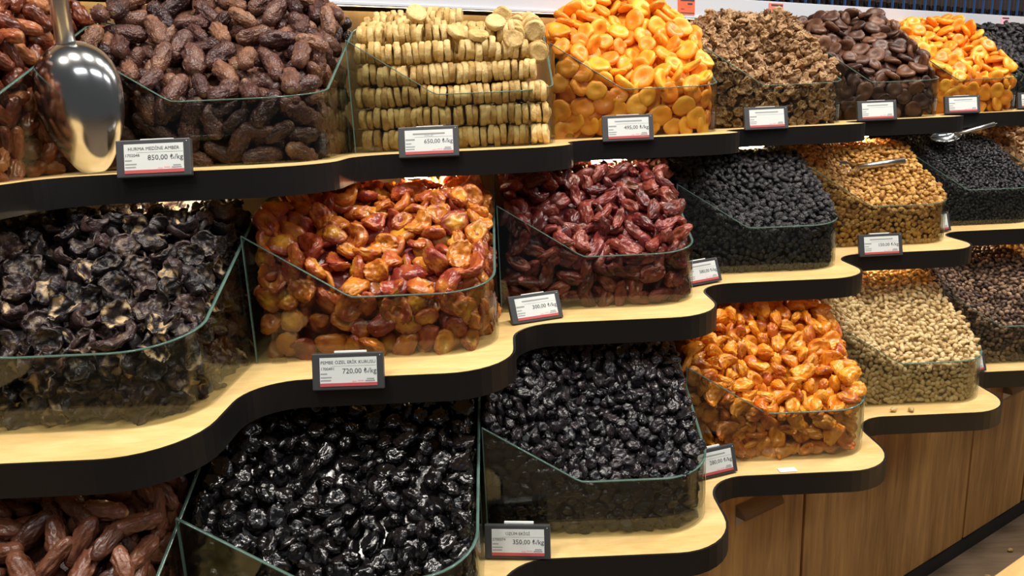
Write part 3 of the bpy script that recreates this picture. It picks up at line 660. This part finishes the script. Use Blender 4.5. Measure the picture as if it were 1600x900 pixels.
# ---- figs: discs threaded in rows, stacked in the second bin of the upper shelf
def figs():
    rng = np.random.default_rng(5); x0, y0, z0 = borg('T', 2)
    dims = (0.037, 0.036, 0.0125)
    ms = [mk_mesh('fig_mesh', *shape('fig', dims, 4, 900+i), 'm_fig') for i in range(8)]
    lab = 'pale tan dried fig pressed flat in a threaded row'
    count = 0
    def disc(c, ax, roll, s=1.0):
        nonlocal count
        ax = Vector(ax).normalized(); q = ax.to_track_quat('Z', 'Y').to_matrix() @ Matrix.Rotation(roll, 3, 'Z')
        o = bpy.data.objects.new('dried_fig', ms[rng.integers(0, 8)]); M = (q*s).to_4x4(); M.translation = Vector((x0+c[0], y0+c[1], z0+c[2])); o.matrix_world = M
        COL.objects.link(o); o['label'] = lab; o['category'] = 'dried fig'; o['group'] = 'threaded dried figs in the upper bin'; count += 1
    def row(p, d, length, jit=0.0015, s=1.0):
        d = np.array(d, float); d /= np.linalg.norm(d); k = 0.0; p = np.array(p, float)
        lean = rng.normal(0, 0.08)
        while k < length:
            tk = rng.uniform(0.0098, 0.0122)*s
            c = p + d*(k+tk/2) + rng.normal(0, jit, 3)
            lean = 0.7*lean + rng.normal(0, 0.10)
            disc(c, d + np.array([0, 0, 0.0]) + np.array([-d[1], d[0], 0])*lean + np.array([0, 0, rng.normal(0, 0.08)]), rng.uniform(0, 6.28), s*rng.uniform(0.93, 1.06)); k += tk
            if rng.random() < 0.04: k += rng.uniform(0.002, 0.007)
    for k in range(4): row((0.010, 0.027+0.002*k, 0.0205+0.0365*k), (1, 0, 0), WB-0.036 if k < 3 else 0.31)
    for k in range(3): row((WB-0.027, 0.055, 0.0205+0.0365*k), (0, 1, 0), 0.14)
    row((0.008, 0.032, 0.168), (1, 0.0, 0), 0.165); row((0.185, 0.036, 0.166), (1, 0.04, 0), 0.125, 0.003)
    row((0.010, 0.060, 0.200), (1, 0.03, 0), 0.15); row((0.165, 0.075, 0.192), (1, 0, 0.05), 0.12, 0.003)
    row((0.010, 0.105, 0.213), (1, 0, 0), 0.155); row((0.150, 0.125, 0.205), (1, 0.05, 0.0), 0.12)
    row((0.012, 0.150, 0.228), (1, 0.02, 0), 0.07); row((0.10, 0.165, 0.232), (1, -0.05, 0), 0.07); row((0.19, 0.18, 0.215), (1, 0.1, 0), 0.06)
    row((WB-0.028, 0.045, 0.160), (0.0, 1, 0.12), 0.19); row((WB-0.068, 0.075, 0.195), (0.05, 1, 0.25), 0.13); row((WB-0.030, 0.08, 0.200), (-0.05, 1, 0.22), 0.16)
    row((0.02, 0.205, 0.243), (1, 0.05, 0), 0.05); row((0.10, 0.215, 0.250), (1, 0.0, -0.08), 0.09); row((WB-0.09, 0.19, 0.238), (0.1, 1, 0.1), 0.06)
    for c, ax in (((0.225, 0.035, 0.192), (0.2, -0.5, 1)), ((0.255, 0.062, 0.215), (0.2, -0.8, 0.8)), ((0.185, 0.055, 0.20), (0.6, -0.4, 0.8)), ((0.115, 0.08, 0.238), (0.3, -0.7, 0.5)), ((0.285, 0.03, 0.182), (0.1, -0.9, 0.5))): disc(c, ax, 0.3)
    # inner rows nobody sees singly
    VV, FF, TT, RR = [], [], [], []; off = 0; Q0 = [shape('fig', dims, 2, 900+i) for i in range(4)]
    for k in range(6):
        for j in range(1, 6):
            v = 0.027+0.037*j; z = 0.0205+0.0365*k
            if z > 0.10 + 0.5*v: continue
            u = 0.012
            while u < WB-0.05:
                Q, F, tn = Q0[rng.integers(0, 4)]; Rm = np.array((Vector((1, 0, 0)).to_track_quat('Z', 'Y').to_matrix()))
                VV.append(Q@Rm.T + np.array([u, v, z])); FF.append(F+off); TT.append(tn); RR.append(np.full(len(Q), rng.random())); off += len(Q); u += 0.0112
    me = mk_mesh('fig_stack', np.concatenate(VV), np.concatenate(FF), np.concatenate(TT), 'm_fig')
    at = me.attributes.new('rnd', 'FLOAT', 'POINT'); at.data.foreach_set('value', np.concatenate(RR).astype(np.float32))
    o = bpy.data.objects.new('dried_fig_stack', me); o.location = (x0, y0, z0+0.001); COL.objects.link(o); tag(o, 'inner rows of pale figs behind the front rows', 'dried fig', None, 'stuff')
    print('FIGS', count)
figs()

# loose berries dropped on shelf and floor
nm = [mk_mesh('loose_berry_mesh', *shape('nut', (0.018, 0.012, 0.011), 3, 700+i), 'm_nut') for i in range(2)]
for i, (p, lb) in enumerate((((1.170, 0.640, TIERS['B'][2]+0.0055), 'pale berry dropped on lowest shelf, left of its pair'), ((1.205, 0.637, TIERS['B'][2]+0.0055), 'pale berry dropped on lowest shelf, right of its pair'), (A2W(1.80, -0.10, FLOOR_Z+0.0055), 'pale berry lying on the brown floor, nearer one'), (A2W(1.97, -0.075, FLOOR_Z+0.0055), 'pale berry lying on the brown floor by the right edge'))):
    o = bpy.data.objects.new('loose_berry', nm[i % 2]); o.location = p; o.rotation_euler = (0, 0, 0.4+i); COL.objects.link(o); tag(o, lb, 'dried fruit')
st = tag(bm_obj('paper_sticker', box_bm(-0.016, 0.016, -0.008, 0.008, 0, 0.0008), 'paper'), 'white paper sticker on wooden shelf below the orange fruit', 'sticker')
st.location = (0.86, 0.405, TIERS['B'][2]+0.0008); st.rotation_euler = (0, 0, 0.05)

# ------------------------------------------------------------------ price tags
def text_mesh(s, size, mat, parent, x, z, align='LEFT', bold=0.0, name='lettering'):
    cu = bpy.data.curves.new('txt', 'FONT'); cu.body = s; cu.size = size; cu.align_x = align; cu.offset = bold; cu.resolution_u = 2
    tmp = bpy.data.objects.new('txt', cu); COL.objects.link(tmp)
    dg = bpy.context.evaluated_depsgraph_get(); me = bpy.data.meshes.new_from_object(tmp.evaluated_get(dg))
    bpy.data.objects.remove(tmp); bpy.data.curves.remove(cu)
    me.materials.clear(); me.materials.append(MATS[mat])
    o = bpy.data.objects.new(name, me); link(o, parent); o.location = (x, -0.0098, z); o.rotation_euler = (math.pi/2, 0, 0)
    return o
def price_tag(loc, yaw, label, title=None, code=None, price=None, sc=1.0, lean=14, extra=None):
    r = tag(empty('price_tag', loc, (-math.radians(lean), 0, yaw)), label, 'price tag')
    r.scale = (sc, sc, sc)
    W, H = 0.098, 0.050
    bm_obj('tag_frame', box_bm(-W/2, W/2, -0.009, 0, 0, H, 0.0015), 'tag_frame', r)
    sx0, sx1, sz0, sz1 = -W/2+0.011, W/2-0.009, 0.005, H-0.006
    bm_obj('tag_screen', box_bm(sx0, sx1, -0.0095, -0.0088, sz0, sz1), 'tag_screen', r)
    bm_obj('print_band', box_bm(sx0, sx1, -0.0098, -0.0094, sz0, sz0+0.0045), 'ink_red', r)['label'] = 'red band along the bottom of the screen'
    bm_obj('print_line', box_bm(sx0+0.016, sx1, -0.0097, -0.0094, 0.0325, 0.0328), 'ink_grey', r)
    for x0, x1, z in ((0.001, 0.016, 0.0165), (0.001, 0.015, 0.0125), (0.001, 0.010, 0.0215)):
        bm_obj('print_line', box_bm(sx0+x0, sx0+x1, -0.0097, -0.0094, z, z+0.0016), 'ink_grey', r)
    for x0, x1, z, m_ in ((0.044, 0.050, 0.0105, 'ink_pink'), (0.052, 0.060, 0.0115, 'ink_pink'), (0.064, 0.074, 0.0135, 'ink_grey'), (0.062, 0.075, 0.0108, 'ink_grey')):
        bm_obj('print_line', box_bm(sx0+x0, sx0+x1, -0.0097, -0.0094, z, z+0.0017), m_, r)
    cx = (sx0+sx1)/2
    if title: text_mesh(title, 0.0062, 'ink', r, cx, 0.0355, 'CENTER')
    else: bm_obj('print_line', box_bm(cx-0.026, cx+0.026, -0.0097, -0.0094, 0.0365, 0.039), 'ink_grey', r)
    if extra: text_mesh(extra, 0.005, 'ink_grey', r, cx, 0.0335, 'CENTER')
    if code: text_mesh(code, 0.0056, 'ink', r, sx0+0.001, 0.0272)
    else: bm_obj('print_line', box_bm(sx0+0.001, sx0+0.016, -0.0097, -0.0094, 0.0275, 0.030), 'ink_grey', r)
    if price: text_mesh(price, 0.0098, 'ink', r, sx1-0.0005, 0.0222, 'RIGHT')
    bm_obj('tag_led', tube_bm((W/2-0.0045, -0.0092, H-0.004), (W/2-0.0045, -0.0098, H-0.004), 0.0006, seg=8), 'paper', r)
    bm_obj('tag_clip', box_bm(-0.02, 0.024, -0.001, 0.004, H-0.004, H+0.0025, 0.0006), 'steel_brushed' if False else 'paper', r)
    return r
def ey(t, n): return borg(t, n)[1] - TIERS[t][3] - 0.006
zT, zM, zB = TIERS['T'][2], TIERS['M'][2], TIERS['B'][2]
price_tag((-0.0876, ey('T', 1), zT-0.006), 0.03, 'grey price tag reading 850,00 beside the steel scoop', 'HURMA MEDİNE AMBER', '1702046', '850,00 ₺/kg')
price_tag((0.2555, ey('T', 2), zT-0.008), 0.0, 'grey price tag reading 650,00 under the figs', None, None, '650,00 ₺/kg', extra='İNCİR')
price_tag((0.616, ey('T', 3), zT-0.006), 0.0, 'grey price tag reading 495,00 under the orange apricots', None, None, '495,00 ₺/kg')
price_tag((0.959, ey('T', 4), zT-0.004), 0.05, 'pale price tag under the curled brown slices')
price_tag((1.3146, ey('T', 5), zT-0.002), 0.0, 'pale price tag under the dark brown apricots')
price_tag((1.664, ey('T', 6), zT), 0.0, 'pale price tag under the far yellow apricots')
price_tag((2.02, ey('T', 7), zT), 0.0, 'pale price tag cut by the right picture edge')
price_tag((0.153, ey('M', 1), zM-0.014), -0.03, 'grey price tag reading 720,00 under the amber plums', 'PEMBE ÖZEL ERİK KURUSU', '1700491', '720,00 ₺/kg')
price_tag((0.420, 0.392, zM-0.001), 0.38, 'pale tilted price tag reading 300,00 under the red plums', None, None, '300,00 ₺/kg', lean=24, sc=0.95)
price_tag((0.752, 0.600, zM+0.001), 0.5, 'slanted price tag half hidden beside the red plum bin corner', None, None, '580,00 ₺/kg', lean=20, sc=0.95)
price_tag((1.21, ey('M', 4), zM-0.006), 0.03, 'grey price tag reading 150,00 under the golden raisins', None, None, '150,00 ₺/kg')
price_tag((0.372, ey('B', 2)+0.012, zB+0.001), -0.10, 'dark price tag reading 350,00 on lowest shelf in front', 'ÜZÜM EKİGİ', '2700374', '350,00 ₺/kg')
price_tag((0.722, 0.395, zB+0.001), 0.35, 'dark price tag half hidden at the orange fruit bin', None, None, '280,00 ₺/kg', lean=16)

price_tag((1.447, 0.838, zB+0.001), 0.35, 'price tag mostly hidden behind the pale mulberry bin corner', lean=16)
price_tag((1.458, 1.048, zM+0.001), 0.35, 'price tag mostly hidden behind the golden raisin bin corner', lean=16)

# ------------------------------------------------------------------ scoops
def scoop(name, loc, rot, s, label, hlen=0.16, hr=0.0105):
    root = tag(empty(name, loc, rot), label, 'scoop'); root.scale = (s, s, s)
    # bowl: along +z from tip (0) to the handle end (0.17); bulges to -y
    ts = [0.0, 0.03, 0.08, 0.17, 0.30, 0.45, 0.62, 0.76, 0.86, 0.93, 0.975, 1.0]
    wd = [0.012, 0.020, 0.0275, 0.037, 0.049, 0.055, 0.0575, 0.0545, 0.046, 0.035, 0.022, 0.008]
    dp = [0.004, 0.007, 0.011, 0.018, 0.028, 0.036, 0.041, 0.041, 0.036, 0.028, 0.018, 0.007]
    bm = bmesh.new(); rows = []; seg = 24
    for t_, w_, d_ in zip(ts, wd, dp):
        rows.append([bm.verts.new((w_*math.cos(math.pi*k/seg), -d_*math.sin(math.pi*k/seg), 0.17*t_)) for k in range(seg+1)])
    for i in range(len(rows)-1):
        for k in range(seg): bm.faces.new((rows[i][k], rows[i+1][k], rows[i+1][k+1], rows[i][k+1]))
    bmesh.ops.recalc_face_normals(bm, faces=list(bm.faces))
    bmesh.ops.solidify(bm, geom=list(bm.faces), thickness=0.0012)
    b = bm_obj('scoop_bowl', bm, 'steel', root, True)
    md = b.modifiers.new('sub', 'SUBSURF'); md.levels = 1; md.render_levels = 2
    h = bm_obj('scoop_handle', tube_bm((0, -0.012, 0.158), (0, -0.004, 0.168+hlen), hr, hr*0.95, 24), 'steel_brushed', root, True)
    bm_obj('hanging_pin', tube_bm((0, -0.004, 0.167+hlen), (0, -0.0035, 0.185+hlen), 0.003, 0.002, 10), 'steel_brushed', root, True)
    return root
scoop('steel_scoop', (-0.192, 0.232, zT+0.001), (math.radians(-7), math.radians(-5), 0.0), 1.06, 'large steel scoop standing upright between the two date bins', 0.22, 0.0115)
def lay_scoop(tip, h, opening, sc, label, hlen, hr):
    o = scoop('small_scoop', (0, 0, 0), (0, 0, 0), 1.0, label, hlen, hr)
    z = Vector(h).normalized(); y = Vector(opening); y = (y - y.dot(z)*z).normalized(); x = y.cross(z)
    M = Matrix((x*sc, y*sc, z*sc)).transposed().to_4x4(); M.translation = Vector(tip); o.matrix_world = M
lay_scoop((1.155, 1.045, 0.176), (1, 0, 0.06), (0, -0.3, 1), 0.60, 'small steel scoop half buried in the golden raisins', 0.185, 0.013)
lay_scoop((1.572, 1.30, 0.222), (1, 0, 0.20), (0.1, -0.55, 0.8), 0.48, 'small steel scoop lying on the tiny black currants', 0.20, 0.013)

# ------------------------------------------------------------------ shelf lamps
def lamp(p, label, rz=AL, L=0.09):
    r = tag(empty('shelf_lamp', p, (0, 0, rz)), label, 'lamp', 'lamps under the shelves')
    bm_obj('lamp_housing', box_bm(-L/2-0.004, L/2+0.004, -0.014, 0.014, -0.006, 0.0, 0.001), 'rail_white', r)
    bm_obj('lamp_diffuser', box_bm(-L/2, L/2, -0.011, 0.011, -0.0085, -0.0055), 'led', r)
for t, low, rng_, lab in (('T', 'M', range(0, 7), 'small glowing lamp under the upper shelf'), ('M', 'B', range(0, 7), 'small glowing lamp under the middle shelf')):
    for n in rng_:
        x, y, z = borg(low, n)
        u = 0.24; v = 0.315
        lamp((x+u, y+v, TIERS[t][2]-BOARD-0.001), lab)
strip = tag(empty('strip_lamp', A2W(0, rail_n+0.03, rz0+0.0055), (0, 0, AL)), 'long glowing strip lamp under the bottle shelf', 'lamp')
bm_obj('lamp_diffuser', box_bm(-1.0, 4.6, -0.006, 0.006, -0.006, -0.001), 'led_strip', strip)
bm_obj('lamp_profile', box_bm(-1.0, 4.6, -0.008, 0.008, -0.0012, 0.0, 0), 'rail_white', strip)
print('DONE', round(_t.time()-T0, 1), len(bpy.data.objects))
